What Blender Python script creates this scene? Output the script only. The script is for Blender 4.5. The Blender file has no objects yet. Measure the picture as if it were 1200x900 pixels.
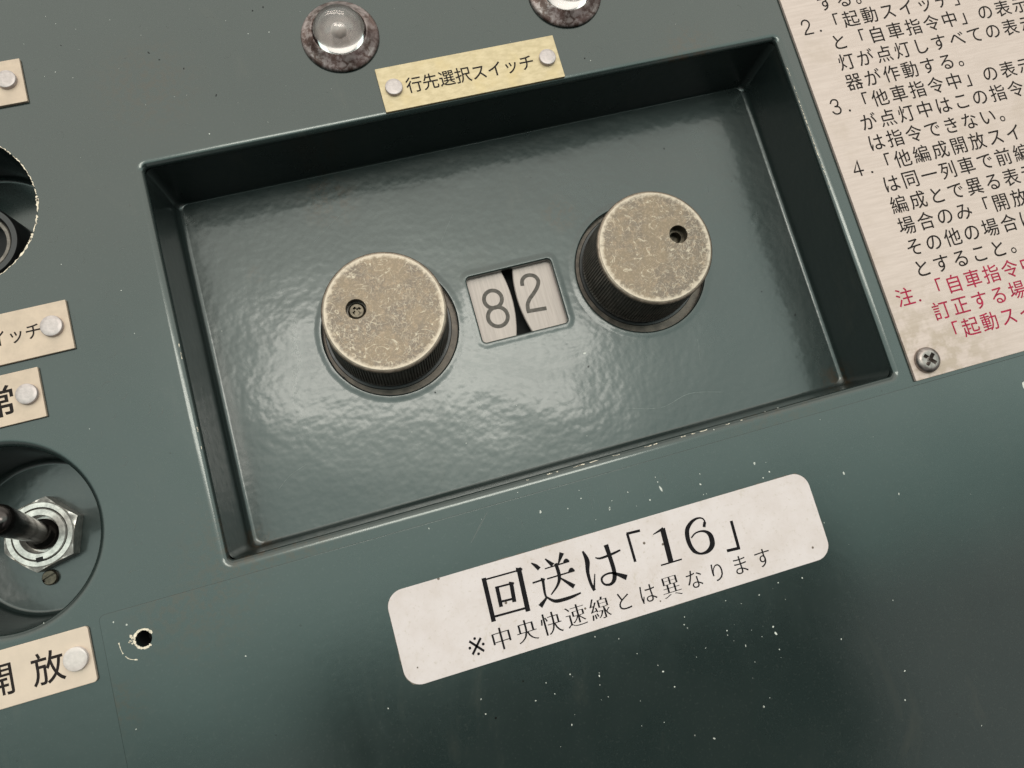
import bpy, bmesh, math, random
from mathutils import Vector, Matrix
random.seed(7)
sc = bpy.context.scene
COL = sc.collection
MM = 0.001                                   # every measure below is in millimetres

# ---------------------------------------------------------------- camera
cam = bpy.data.cameras.new('camera'); cam_o = bpy.data.objects.new('camera', cam); COL.objects.link(cam_o)
cam.sensor_width = 36.0; cam.lens = 36.0 * 872.0 / 1200.0
cam.clip_start = 0.005; cam.clip_end = 50
R3 = ((0.95834581, -0.26760777, 0.09979679), (-0.24899727, -0.95399087, -0.16703824), (0.13990595, 0.13523127, -0.98088676))
mw = Matrix.Identity(4)
for i in range(3):
    mw[i][0] = R3[0][i]; mw[i][1] = -R3[1][i]; mw[i][2] = -R3[2][i]
mw[0][3], mw[1][3], mw[2][3] = -43.72 * MM, -59.37 * MM, 209.70 * MM
cam_o.matrix_world = mw
sc.camera = cam_o

# ---------------------------------------------------------------- exposure
sc.view_settings.view_transform = 'Standard'; sc.view_settings.look = 'None'
sc.view_settings.exposure = 0.0; sc.view_settings.gamma = 1.0
sc.view_settings.use_curve_mapping = False

# ---------------------------------------------------------------- the room around: pale ceiling, dark where the room has no light
world = bpy.data.worlds.new('World'); sc.world = world; world.use_nodes = True
def nd(nt, t, ins=None, **kw):
    n = nt.nodes.new(t)
    for k, v in kw.items(): setattr(n, k, v)
    for k, v in (ins or {}).items():
        s = n.inputs[k]
        if isinstance(v, bpy.types.NodeSocket): nt.links.new(v, s)
        else: s.default_value = v
    return n
def mth(nt, op, a, b=0.0, c=0.0, clamp=False):
    return nd(nt, 'ShaderNodeMath', {0: a, 1: b, 2: c}, operation=op, use_clamp=clamp).outputs[0]
def sstep(nt, x, a, b):
    return nd(nt, 'ShaderNodeMapRange', {0: x, 1: a, 2: b, 3: 0.0, 4: 1.0}, interpolation_type='SMOOTHSTEP').outputs[0]
wt = world.node_tree; wt.nodes.clear()
tc = nd(wt, 'ShaderNodeTexCoord')
sx = nd(wt, 'ShaderNodeSeparateXYZ', {0: tc.outputs['Generated']})
X, Y, Z = sx.outputs
zc = mth(wt, 'MAXIMUM', Z, 0.02)
U = mth(wt, 'DIVIDE', X, zc); V = mth(wt, 'DIVIDE', Y, zc)
nz = nd(wt, 'ShaderNodeTexNoise', {'Vector': tc.outputs['Generated'], 'Scale': 6.0, 'Detail': 2.0, 'Roughness': 0.5})
nv = mth(wt, 'MULTIPLY', mth(wt, 'SUBTRACT', nz.outputs['Fac'], 0.5), 0.16)
Vn = mth(wt, 'ADD', V, nv)
Un = mth(wt, 'ADD', U, nv)
# ceiling overhead; the dark clothes of someone standing on the near side; a paler wall to their right and left
room = sstep(wt, Vn, -0.27, -0.01)
right = mth(wt, 'MULTIPLY_ADD', sstep(wt, Vn, -0.34, 0.02), 0.76, 0.24)
right = mth(wt, 'MULTIPLY', sstep(wt, Un, 0.47, 0.53), right)
left = mth(wt, 'MULTIPLY_ADD', sstep(wt, Vn, -0.30, 0.04), 0.76, 0.24)
left = mth(wt, 'MULTIPLY', mth(wt, 'SUBTRACT', 1.0, sstep(wt, Un, -0.24, -0.18)), left)
lit = mth(wt, 'MAXIMUM', room, mth(wt, 'MAXIMUM', right, left))
walls = mth(wt, 'MAXIMUM', sstep(wt, Z, 0.42, 0.75), mth(wt, 'MULTIPLY', sstep(wt, Y, 0.35, 0.75), 0.5))
lit = mth(wt, 'MULTIPLY', lit, walls)                                # the cab walls are dark but for the far windows
lit = mth(wt, 'ADD', lit, mth(wt, 'MULTIPLY', sstep(wt, X, 0.3, 0.9), 0.08))
lit = mth(wt, 'ADD', lit, mth(wt, 'MULTIPLY', sstep(wt, Y, 0.7, 0.95), 0.12))
wcol = nd(wt, 'ShaderNodeMix', {0: sstep(wt, V, -0.30, -0.20), 6: (1.0, 0.98, 0.96, 1), 7: (0.74, 1.0, 0.93, 1)}, data_type='RGBA')
wcol = nd(wt, 'ShaderNodeMix', {0: sstep(wt, V, -0.20, 0.05), 6: wcol.outputs[2], 7: (0.85, 1.0, 0.94, 1)}, data_type='RGBA')
wcol = nd(wt, 'ShaderNodeMix', {0: sstep(wt, V, 0.15, 0.55), 6: wcol.outputs[2], 7: (1.0, 0.99, 0.91, 1)}, data_type='RGBA')
wstr = mth(wt, 'MULTIPLY_ADD', lit, 2.25, 0.01)
wstr = mth(wt, 'MULTIPLY', wstr, sstep(wt, Z, -0.02, 0.06))
bg = nd(wt, 'ShaderNodeBackground', {'Color': wcol.outputs[2], 'Strength': wstr})
wo = nd(wt, 'ShaderNodeOutputWorld', {'Surface': bg.outputs[0]})

# ---------------------------------------------------------------- two ceiling tubes
def tube(name, loc, length, width, watts, col):
    l = bpy.data.lights.new(name, 'AREA'); l.shape = 'RECTANGLE'; l.size = length; l.size_y = width
    l.energy = watts; l.color = col
    o = bpy.data.objects.new(name, l); COL.objects.link(o)
    o.location = loc
    z = Vector(loc).normalized(); x = Vector((0.958, -0.268, 0)); x = (x - z * x.dot(z)).normalized(); y = z.cross(x)
    m = Matrix((x, y, z)).transposed().to_4x4(); m.translation = loc
    o.matrix_world = m
    return o
tube('ceiling_tube', (0.02, 0.19, 1.35), 0.72, 0.08, 2.8, (1.0, 0.94, 0.86))
tube('ceiling_tube', (0.05, 0.31, 1.35), 0.72, 0.08, 2.8, (1.0, 0.94, 0.86))

# ---------------------------------------------------------------- materials
def new_mat(name):
    m = bpy.data.materials.new(name); m.use_nodes = True
    nt = m.node_tree; nt.nodes.clear()
    b = nd(nt, 'ShaderNodeBsdfPrincipled'); o = nd(nt, 'ShaderNodeOutputMaterial', {'Surface': b.outputs[0]})
    t = nd(nt, 'ShaderNodeTexCoord')
    return m, nt, b, t.outputs['Object']
def setp(b, **kw):
    for k, v in kw.items(): b.inputs[k.replace('_', ' ')].default_value = v
def link(nt, a, b): nt.links.new(a, b)
def noise(nt, vec, scale, detail=3.0, rough=0.55, dist=0.0):
    return nd(nt, 'ShaderNodeTexNoise', {'Vector': vec, 'Scale': scale, 'Detail': detail, 'Roughness': rough, 'Distortion': dist}).outputs['Fac']
def mixc(nt, f, a, b):
    return nd(nt, 'ShaderNodeMix', {0: f, 6: a, 7: b}, data_type='RGBA').outputs[2]
def scaled(nt, vec, s):
    return nd(nt, 'ShaderNodeMapping', {'Vector': vec, 'Scale': s}).outputs[0]
def spot(nt, vec, cx, cy, cz, r0, r1):
    d = nd(nt, 'ShaderNodeVectorMath', {0: vec, 1: (cx * MM, cy * MM, cz * MM)}, operation='DISTANCE').outputs['Value']
    return mth(nt, 'SUBTRACT', 1.0, sstep(nt, d, r0 * MM, r1 * MM))

def paint(name, peel, wave, rough, stains=(), coat=0.0, spec=0.7):
    m, nt, b, ov = new_mat(name)
    n1 = noise(nt, ov, 28.0, 4.0, 0.6)
    n2 = noise(nt, ov, 1400.0, 2.0, 0.6)
    c = mixc(nt, sstep(nt, n1, 0.3, 0.7), (0.0135, 0.0205, 0.0195, 1), (0.0170, 0.0240, 0.0225, 1))
    c = mixc(nt, mth(nt, 'MULTIPLY', sstep(nt, n2, 0.55, 0.8), 0.25), c, (0.06, 0.065, 0.058, 1))
    # rubbed dull smears and brown grime with their own shapes
    n3 = noise(nt, scaled(nt, ov, (60, 25, 60)), 1.0, 5.0, 0.65, 0.8)
    c = mixc(nt, mth(nt, 'MULTIPLY', sstep(nt, n3, 0.58, 0.78), 0.35), c, (0.045, 0.045, 0.036, 1))
    ns = noise(nt, ov, 420.0, 4.0, 0.7)
    for (cx, cy, cz, r0, r1, k) in stains:
        f = mth(nt, 'MULTIPLY', spot(nt, ov, cx, cy, cz, r0, r1), sstep(nt, ns, 0.42, 0.62))
        c = mixc(nt, mth(nt, 'MULTIPLY', f, k), c, (0.030, 0.020, 0.011, 1))
    # pin pricks, dark
    vo = nd(nt, 'ShaderNodeTexVoronoi', {'Vector': ov, 'Scale': 95.0, 'Randomness': 1.0})
    pr = mth(nt, 'LESS_THAN', vo.outputs['Distance'], 0.030)
    keep = mth(nt, 'GREATER_THAN', nd(nt, 'ShaderNodeSeparateColor', {0: vo.outputs['Color']}).outputs[0], 0.62)
    c = mixc(nt, mth(nt, 'MULTIPLY', pr, keep), c, (0.006, 0.006, 0.005, 1))
    link(nt, c, b.inputs['Base Color'])
    r = mth(nt, 'MULTIPLY_ADD', n3, 0.14, rough - 0.07)
    r = mth(nt, 'ADD', r, mth(nt, 'MULTIPLY', sstep(nt, noise(nt, scaled(nt, ov, (220, 60, 100)), 1.0, 6.0, 0.7, 1.5), 0.55, 0.8), 0.05))
    link(nt, r, b.inputs['Roughness'])
    h1 = noise(nt, ov, 360.0, 1.0, 0.4, 0.0)
    h2 = noise(nt, ov, 42.0, 1.0, 0.4)
    h = mth(nt, 'ADD', mth(nt, 'MULTIPLY', h1, peel), mth(nt, 'MULTIPLY', h2, wave))
    bp = nd(nt, 'ShaderNodeBump', {'Height': h, 'Strength': 1.0, 'Distance': MM})
    link(nt, bp.outputs[0], b.inputs['Normal'])
    link(nt, bp.outputs[0], b.inputs['Coat Normal'])
    setp(b, Coat_Weight=coat, Coat_Roughness=0.13, Coat_IOR=1.45)
    setp(b, Specular_IOR_Level=spec, Specular_Tint=(0.94, 1.0, 0.965, 1))
    return m
M_PANEL = paint('green_paint', 0.010, 0.05, 0.17, ((-92, -61, 0, 8, 30, 0.8), (-94, 82, 0, 2, 22, 0.6), (60, -62, 0, 3, 24, 0.5), (70, 59, 0, 2, 14, 0.8)))
M_TRAY = paint('green_recess_paint', 0.058, 0.34, 0.29, ((97, -54, -24, 2, 9, 1.0), (-97, -54, -24, 2, 8, 0.9), (21, 25, -25, 2, 9, 0.9), (-52, 46, -25, 2, 13, 0.95), (-80, 28, -25, 1, 4, 0.8)), 0.55, 0.48)
M_SHEET = paint('green_cover_paint', 0.007, 0.05, 0.13, ((-110, -62, 0, 3, 26, 0.8), (-134, -85, 0, 2, 10, 0.7)))

def plain(name, col, rough, metal=0.0, var=0.0, vscale=300.0, bump=0.0, aniso=None, spec=0.5):
    m, nt, b, ov = new_mat(name)
    v = scaled(nt, ov, aniso) if aniso else ov
    n = noise(nt, v, 1.0 if aniso else vscale, 4.0, 0.65)
    lo = tuple(x * (1 - var) for x in col[:3]) + (1,); hi = tuple(min(1, x * (1 + var)) for x in col[:3]) + (1,)
    link(nt, mixc(nt, sstep(nt, n, 0.3, 0.7), lo, hi), b.inputs['Base Color'])
    link(nt, mth(nt, 'MULTIPLY_ADD', n, 0.2, rough - 0.1), b.inputs['Roughness'])
    setp(b, Metallic=metal, Specular_IOR_Level=spec)
    if bump:
        bp = nd(nt, 'ShaderNodeBump', {'Height': n, 'Strength': 1.0, 'Distance': bump * MM}); link(nt, bp.outputs[0], b.inputs['Normal'])
    return m
M_BLACK = plain('black_void', (0.004, 0.004, 0.004), 0.8)
M_INK = plain('black_ink', (0.009, 0.008, 0.009), 0.7, 0, 0.3, 900, spec=0.08)
M_ENGR = plain('engraved_black', (0.018, 0.014, 0.013), 0.7, 0, 0.3, 900, spec=0.10)
M_RED = plain('red_ink', (0.31, 0.020, 0.052), 0.7, 0, 0.25, 700, spec=0.10)
M_GREYINK = plain('grey_engraving', (0.105, 0.092, 0.082), 0.7, 0, 0.25, 700, spec=0.15)
M_ALU = plain('brushed_aluminium', (0.38, 0.32, 0.29), 0.5, 0.2, 0.13, bump=0.006, aniso=(900, 45, 100))
M_KNURL = plain('dark_gunmetal', (0.15, 0.13, 0.112), 0.40, 0.5, 0.4, 400)
M_SHADE_RING = plain('bronze_shade_ring', (0.070, 0.057, 0.046), 0.4, 0.6, 0.4, 350)  # bronze darkened to stand for shade in the gap round each knob
M_COLLAR = plain('worn_bronze_edge', (0.27, 0.215, 0.17), 0.38, 0.7, 0.3, 500)
M_SCREWDK = plain('dark_bronze_screw', (0.075, 0.062, 0.045), 0.35, 0.8, 0.4, 900)
M_STEEL = plain('dull_steel', (0.25, 0.215, 0.20), 0.34, 0.85, 0.3, 600)
M_NUT = plain('nickel_nut', (0.50, 0.475, 0.44), 0.36, 0.6, 0.3, 500, 0.02)
M_LEVER = plain('dark_chrome_lever', (0.055, 0.048, 0.045), 0.16, 0.9, 0.2, 300)
M_BLKPLASTIC = plain('black_bakelite', (0.010, 0.010, 0.010), 0.35, 0, 0.3, 300)
M_RIVET = plain('aluminium_rivet', (0.44, 0.38, 0.365), 0.42, 0.35, 0.14, 900, 0.01)
M_RIVETW = plain('pale_plastic_rivet', (0.56, 0.49, 0.46), 0.22, 0.0, 0.10, 500)
M_PLATE = plain('beige_metal_plate', (0.50, 0.385, 0.295), 0.48, 0.12, 0.10, 160, 0.006)
M_PLATE_D = plain('cream_plate', (0.56, 0.44, 0.35), 0.40, 0.05, 0.05, 120)
M_CHIP = plain('bare_chip', (0.50, 0.50, 0.455), 0.6, 0, 0.2, 900)
M_CHIPB = plain('bare_metal_chip', (0.62, 0.53, 0.42), 0.5, 0.3, 0.3, 900)
M_SCRATCH = plain('light_scratch', (0.12, 0.14, 0.13), 0.5, 0, 0.3, 500)

def brass():
    m, nt, b, ov = new_mat('yellow_brass_plate')
    n = noise(nt, scaled(nt, ov, (330, 700, 100)), 1.0, 4.0, 0.6); g = noise(nt, ov, 110.0, 3.0, 0.6)
    c = mixc(nt, sstep(nt, n, 0.3, 0.7), (0.43, 0.34, 0.20, 1), (0.53, 0.425, 0.265, 1))
    c = mixc(nt, mth(nt, 'MULTIPLY', sstep(nt, g, 0.5, 0.75), 0.6), c, (0.50, 0.38, 0.19, 1))
    link(nt, c, b.inputs['Base Color']); setp(b, Metallic=0.25, Roughness=0.45)
    return m
M_BRASS = brass()

def instr():
    m, nt, b, ov = new_mat('instruction_plate_metal')
    n = noise(nt, scaled(nt, ov, (90, 1100, 100)), 1.0, 4.0, 0.65); g = noise(nt, ov, 60.0, 5.0, 0.65)
    c = mixc(nt, sstep(nt, n, 0.3, 0.7), (0.495, 0.395, 0.35, 1), (0.555, 0.447, 0.40, 1))
    c = mixc(nt, mth(nt, 'MULTIPLY', sstep(nt, g, 0.52, 0.75), 0.45), c, (0.40, 0.31, 0.245, 1))
    e = mth(nt, 'MULTIPLY', spot(nt, ov, -38, -79, 1, 6, 34), sstep(nt, noise(nt, ov, 250.0, 4.0, 0.6), 0.40, 0.62))
    c = mixc(nt, mth(nt, 'MULTIPLY', e, 0.5), c, (0.29, 0.22, 0.14, 1))
    link(nt, c, b.inputs['Base Color']); setp(b, Metallic=0.10, Roughness=0.5)
    bp = nd(nt, 'ShaderNodeBump', {'Height': n, 'Strength': 0.6, 'Distance': 0.012 * MM}); link(nt, bp.outputs[0], b.inputs['Normal'])
    return m
M_INSTR = instr()

def paper():
    m, nt, b, ov = new_mat('soiled_white_sticker')
    g = noise(nt, ov, 70.0, 5.0, 0.7); f = noise(nt, ov, 900.0, 3.0, 0.7); s = noise(nt, scaled(nt, ov, (300, 120, 100)), 1.0, 4.0, 0.75)
    c = mixc(nt, sstep(nt, g, 0.35, 0.75), (0.615, 0.54, 0.53, 1), (0.55, 0.47, 0.445, 1))
    c = mixc(nt, mth(nt, 'MULTIPLY', sstep(nt, f, 0.56, 0.74), 0.5), c, (0.42, 0.35, 0.28, 1))
    c = mixc(nt, mth(nt, 'MULTIPLY', sstep(nt, s, 0.60, 0.74), 0.5), c, (0.46, 0.39, 0.32, 1))
    vo = nd(nt, 'ShaderNodeTexVoronoi', {'Vector': ov, 'Scale': 190.0})
    pr = mth(nt, 'LESS_THAN', vo.outputs['Distance'], 0.075)
    keep = mth(nt, 'GREATER_THAN', nd(nt, 'ShaderNodeSeparateColor', {0: vo.outputs['Color']}).outputs[0], 0.80)
    c = mixc(nt, mth(nt, 'MULTIPLY', pr, keep), c, (0.14, 0.11, 0.09, 1))
    link(nt, c, b.inputs['Base Color']); setp(b, Roughness=0.6, Specular_IOR_Level=0.15)
    return m
M_PAPER = paper()

def bronze():
    m, nt, b, ov0 = new_mat('worn_bronze_face')
    rn = nd(nt, 'ShaderNodeObjectInfo').outputs['Location']
    ov = nd(nt, 'ShaderNodeVectorMath', {0: ov0, 1: rn}, operation='ADD').outputs[0]
    def threads(scale, w, dist):
        n = noise(nt, ov, scale, 2.0, 0.5, dist)
        return mth(nt, 'SUBTRACT', 1.0, sstep(nt, mth(nt, 'ABSOLUTE', mth(nt, 'SUBTRACT', n, 0.5)), 0.0, w))
    big = noise(nt, ov, 95.0, 5.0, 0.65); med = noise(nt, ov, 620.0, 4.0, 0.65); fine = noise(nt, ov, 2100.0, 3.0, 0.7)
    c = mixc(nt, sstep(nt, big, 0.38, 0.62), (0.185, 0.138, 0.092, 1), (0.130, 0.101, 0.077, 1))
    c = mixc(nt, mth(nt, 'MULTIPLY', sstep(nt, med, 0.48, 0.68), 0.7), c, (0.28, 0.205, 0.14, 1))
    c = mixc(nt, mth(nt, 'MULTIPLY', sstep(nt, fine, 0.50, 0.66), 0.4), c, (0.37, 0.275, 0.20, 1))
    t = mth(nt, 'MULTIPLY', threads(115.0, 0.016, 1.8), sstep(nt, med, 0.40, 0.60))
    t2 = mth(nt, 'MULTIPLY', threads(290.0, 0.030, 1.4), sstep(nt, big, 0.42, 0.62))
    t = mth(nt, 'MAXIMUM', mth(nt, 'MULTIPLY', t, 0.75), mth(nt, 'MULTIPLY', t2, 0.5))
    c = mixc(nt, t, c, (0.50, 0.43, 0.335, 1))
    sp = nd(nt, 'ShaderNodeSeparateXYZ', {0: ov0})
    r = mth(nt, 'SQRT', mth(nt, 'ADD', mth(nt, 'POWER', sp.outputs[0], 2.0), mth(nt, 'POWER', sp.outputs[1], 2.0)))
    r = mth(nt, 'ADD', r, mth(nt, 'MULTIPLY', mth(nt, 'SUBTRACT', med, 0.5), 0.0035))
    c = mixc(nt, mth(nt, 'MULTIPLY', sstep(nt, r, 0.0161, 0.0177), 0.9), c, (0.50, 0.42, 0.335, 1))     # handled rim rubbed bare
    link(nt, c, b.inputs['Base Color'])
    link(nt, mth(nt, 'MULTIPLY_ADD', med, 0.25, 0.36), b.inputs['Roughness']); setp(b, Metallic=0.4)
    bp = nd(nt, 'ShaderNodeBump', {'Height': mth(nt, 'ADD', mth(nt, 'MULTIPLY', t, 0.6), fine), 'Strength': 1.0, 'Distance': 0.022 * MM})
    link(nt, bp.outputs[0], b.inputs['Normal'])
    return m
M_CAP = bronze()

def tarnish():
    m, nt, b, ov = new_mat('tarnished_chrome')
    n = noise(nt, ov, 420.0, 5.0, 0.7, 0.5); g = noise(nt, ov, 130.0, 3.0, 0.6)
    c = mixc(nt, sstep(nt, n, 0.42, 0.60), (0.15, 0.098, 0.085, 1), (0.43, 0.355, 0.34, 1))
    c = mixc(nt, mth(nt, 'MULTIPLY', sstep(nt, g, 0.5, 0.7), 0.7), c, (0.20, 0.145, 0.14, 1))
    link(nt, c, b.inputs['Base Color']); setp(b, Metallic=0.75)
    link(nt, mth(nt, 'MULTIPLY_ADD', n, 0.4, 0.12), b.inputs['Roughness'])
    bp = nd(nt, 'ShaderNodeBump', {'Height': n, 'Strength': 1.0, 'Distance': 0.05 * MM}); link(nt, bp.outputs[0], b.inputs['Normal'])
    return m
M_BEZEL = tarnish()
def lensm():
    m, nt, b, ov = new_mat('grey_lens_glass')
    setp(b, Base_Color=(0.86, 0.82, 0.80, 1), Roughness=0.02, Transmission_Weight=1.0, IOR=1.45)
    return m
M_REFL = plain('dusty_reflector', (0.19, 0.165, 0.155), 0.45, 0.2, 0.35, 200)
M_LENS = lensm()

# ---------------------------------------------------------------- mesh helpers
def bm_new(): return bmesh.new()
def ring(bm, pts, z): return [bm.verts.new((p[0], p[1], z)) for p in pts]
def bridge(bm, a, b):
    n = len(a)
    for i in range(n):
        try: bm.faces.new((a[i], a[(i + 1) % n], b[(i + 1) % n], b[i]))
        except ValueError: pass
def circ(cx, cy, r, n=96):
    return lambda o=0.0: [(cx + (r + o) * math.cos(2 * math.pi * i / n), cy + (r + o) * math.sin(2 * math.pi * i / n)) for i in range(n)]
def rrect(x0, y0, x1, y1, r, n=8):
    def f(o=0.0):
        a0, b0, a1, b1 = x0 - o, y0 - o, x1 + o, y1 + o; rr = max(0.02, r + o); P = []
        for (cx, cy, st) in ((a1 - rr, b1 - rr, 0), (a0 + rr, b1 - rr, 90), (a0 + rr, b0 + rr, 180), (a1 - rr, b0 + rr, 270)):
            for k in range(n + 1):
                t = math.radians(st + 90.0 * k / n); P.append((cx + rr * math.cos(t), cy + rr * math.sin(t)))
        return P
    return f
def fill(bm, loops, z):
    """flat sheet bounded by the first loop with the others as openings"""
    c = bpy.data.curves.new('tmp', 'CURVE'); c.dimensions = '2D'; c.fill_mode = 'BOTH'
    for L in loops:
        s = c.splines.new('POLY'); s.points.add(len(L) - 1); s.use_cyclic_u = True
        for p, q in zip(s.points, L): p.co = (q[0], q[1], 0, 1)
    o = bpy.data.objects.new('tmp', c)
    me = bpy.data.meshes.new_from_object(o)
    vs = [bm.verts.new((v.co.x, v.co.y, z)) for v in me.vertices]
    for p in me.polygons:
        try: bm.faces.new([vs[i] for i in p.vertices])
        except ValueError: pass
    bpy.data.objects.remove(o); bpy.data.curves.remove(c); bpy.data.meshes.remove(me)
def edge(bm, f, z, b, t, sign, seg=5, d=None):
    """rounded edge below a sheet: sign +1 for an opening, -1 for the outside"""
    prev = None; d = d or b
    for k in range(seg + 1):
        a = math.pi / 2 * k / seg
        r = ring(bm, f(sign * b * (1 - math.sin(a))), z - d * (1 - math.cos(a)))
        if prev: bridge(bm, prev, r)
        prev = r
    r = ring(bm, f(0), z - t); bridge(bm, prev, r)
    return r
def lip(bm, f, z, b, t, up=0.13, wid=2.2):
    """opening with the paint built up in a low ridge around it"""
    prev = None
    for k in range(9):
        u = k / 8; r = ring(bm, f(b + wid * (1 - u)), z + up * (0.5 - 0.5 * math.cos(math.pi * u)))
        if prev: bridge(bm, prev, r)
        prev = r
    edge(bm, f, z + up, b, t + up, 1)
def sheet(bm, outer, holes, z, t, b_out):
    fill(bm, [outer(-b_out)] + [q[0](q[1]) for q in holes], z)
    edge(bm, outer, z, b_out, t, -1)
    for q in holes: edge(bm, q[0], z, q[1], t, 1, 8, q[2] if len(q) > 2 else None)
def lathe(bm, cx, cy, prof, n=96, cap_top=False, cap_bot=False):
    prev = None; first = None
    for (r, z) in prof:
        cur = ring(bm, circ(cx, cy, r, n)(0), z)
        if prev: bridge(bm, prev, cur)
        else: first = cur
        prev = cur
    if cap_top: bm.faces.new(prev)
    if cap_bot: bm.faces.new(first)
def ribbon(bm, pts, ws, z, ends=True):
    """flat stroke of varying width"""
    L, Rr = [], []
    n = len(pts)
    for i, (x, y) in enumerate(pts):
        ax, ay = pts[max(0, i - 1)]; bx, by = pts[min(n - 1, i + 1)]
        dx, dy = bx - ax, by - ay; d = math.hypot(dx, dy) or 1.0; nx, ny = -dy / d, dx / d
        k = 1.0
        if 0 < i < n - 1:
            ex, ey = x - ax, y - ay; e = math.hypot(ex, ey) or 1.0
            k = 1.0 / max(0.6, abs((-ey / e) * nx + (ex / e) * ny))
        w = ws[i] / 2 * k
        L.append(bm.verts.new((x + nx * w, y + ny * w, z))); Rr.append(bm.verts.new((x - nx * w, y - ny * w, z)))
    for i in range(n - 1): bm.faces.new((L[i], Rr[i], Rr[i + 1], L[i + 1]))
def smooth_path(P, sub=6):
    out = []
    for i in range(len(P) - 1):
        p0, p1, p2, p3 = P[max(0, i - 1)], P[i], P[i + 1], P[min(len(P) - 1, i + 2)]
        for k in range(sub):
            t = k / sub
            out.append(tuple(0.5 * ((2 * p1[j]) + (-p0[j] + p2[j]) * t + (2 * p0[j] - 5 * p1[j] + 4 * p2[j] - p3[j]) * t * t + (-p0[j] + 3 * p1[j] - 3 * p2[j] + p3[j]) * t ** 3) for j in range(len(p1))))
    out.append(tuple(P[-1])); return out

WORLD = {}                                   # where each origin stands
def obj(name, bm, mat, parent=None, smooth=35.0, wn=False, loc=(0, 0, 0), merge=True):
    """link a bmesh modelled in panel millimetres as one mesh object whose origin is loc"""
    if merge: bmesh.ops.remove_doubles(bm, verts=bm.verts, dist=0.0008)
    bmesh.ops.recalc_face_normals(bm, faces=bm.faces)
    bm.transform(Matrix.Scale(MM, 4) @ Matrix.Translation((-loc[0], -loc[1], -loc[2])))
    me = bpy.data.meshes.new(name); bm.to_mesh(me); bm.free()
    me.materials.append(mat)
    if smooth:
        for p in me.polygons: p.use_smooth = True
        me.set_sharp_from_angle(angle=math.radians(smooth))
    o = bpy.data.objects.new(name, me); COL.objects.link(o)
    L = Vector(loc) * MM
    if parent:
        o.parent = parent; o.location = L - WORLD[parent.name]
    else: o.location = L
    WORLD[o.name] = L
    if wn:
        md = o.modifiers.new('weighted', 'WEIGHTED_NORMAL'); md.keep_sharp = True; md.weight = 100
    return o
def thing(name, label, cat, loc, group=None):
    o = bpy.data.objects.new(name, None); COL.objects.link(o); o.empty_display_size = 0.005
    o.location = Vector(loc) * MM; WORLD[o.name] = Vector(loc) * MM; tag(o, label, cat, group); return o
def tag(o, label, cat, group=None):
    o['label'] = label; o['category'] = cat
    if group: o['group'] = group

# ---------------------------------------------------------------- lettering
GL = {}
def glyph(ch):
    if ch in GL: return GL[ch]
    c = bpy.data.curves.new('tmp', 'FONT'); c.body = ch; c.size = 1.0; c.resolution_u = 4
    o = bpy.data.objects.new('tmp', c); COL.objects.link(o)
    bpy.context.view_layer.update()
    me = bpy.data.meshes.new_from_object(o.evaluated_get(bpy.context.evaluated_depsgraph_get()))
    V_ = [(v.co.x, v.co.y) for v in me.vertices]; F_ = [tuple(p.vertices) for p in me.polygons]
    bpy.data.objects.remove(o); bpy.data.curves.remove(c); bpy.data.meshes.remove(me)
    # outward offset directions from the outline
    cnt = {}
    for f in F_:
        for i in range(len(f)):
            a, b = f[i], f[(i + 1) % len(f)]; cnt[(a, b)] = 1
    nrm = [[] for _ in V_]
    for (a, b) in cnt:
        if (b, a) in cnt: continue
        dx, dy = V_[b][0] - V_[a][0], V_[b][1] - V_[a][1]; d = math.hypot(dx, dy)
        if d < 1e-9: continue
        n = (dy / d, -dx / d); nrm[a].append(n); nrm[b].append(n)
    N_ = []
    for l in nrm:
        if len(l) >= 2:
            k = max(0.4, 1 + l[0][0] * l[1][0] + l[0][1] * l[1][1])
            N_.append((max(-1, min(1, (l[0][0] + l[1][0]) / k)), max(-1, min(1, (l[0][1] + l[1][1]) / k))))
        else: N_.append(l[0] if l else (0, 0))
    GL[ch] = (V_, F_, N_); return GL[ch]
HALF = {'※': (0.318, 0.335)}
def put(bm, ch, cx, cy, em, z, sx=1.0, wx=0.0, wy=0.0):
    """one character, its em square centred on cx, cy; wx and wy fatten upright and level strokes"""
    V_, F_, N_ = glyph(ch); ox, oy = HALF.get(ch, (0.5, 0.38))
    vs = [bm.verts.new((cx + ((x - ox) + n[0] * wx) * em * sx, cy + ((y - oy) + n[1] * wy) * em, z)) for (x, y), n in zip(V_, N_)]
    for f in F_:
        try: bm.faces.new([vs[i] for i in f])
        except ValueError: pass
def row(bm, text, x0, pitch, y, em, z, **kw):
    for i, ch in enumerate(text):
        if ch != ' ': put(bm, ch, x0 + i * pitch, y, em, z, **kw)
TWO = [(-0.42, 0.22), (-0.36, 0.36), (-0.2, 0.47), (0.02, 0.5), (0.24, 0.42), (0.35, 0.25), (0.27, 0.06), (0.05, -0.13), (-0.22, -0.3), (-0.4, -0.5)]
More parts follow.
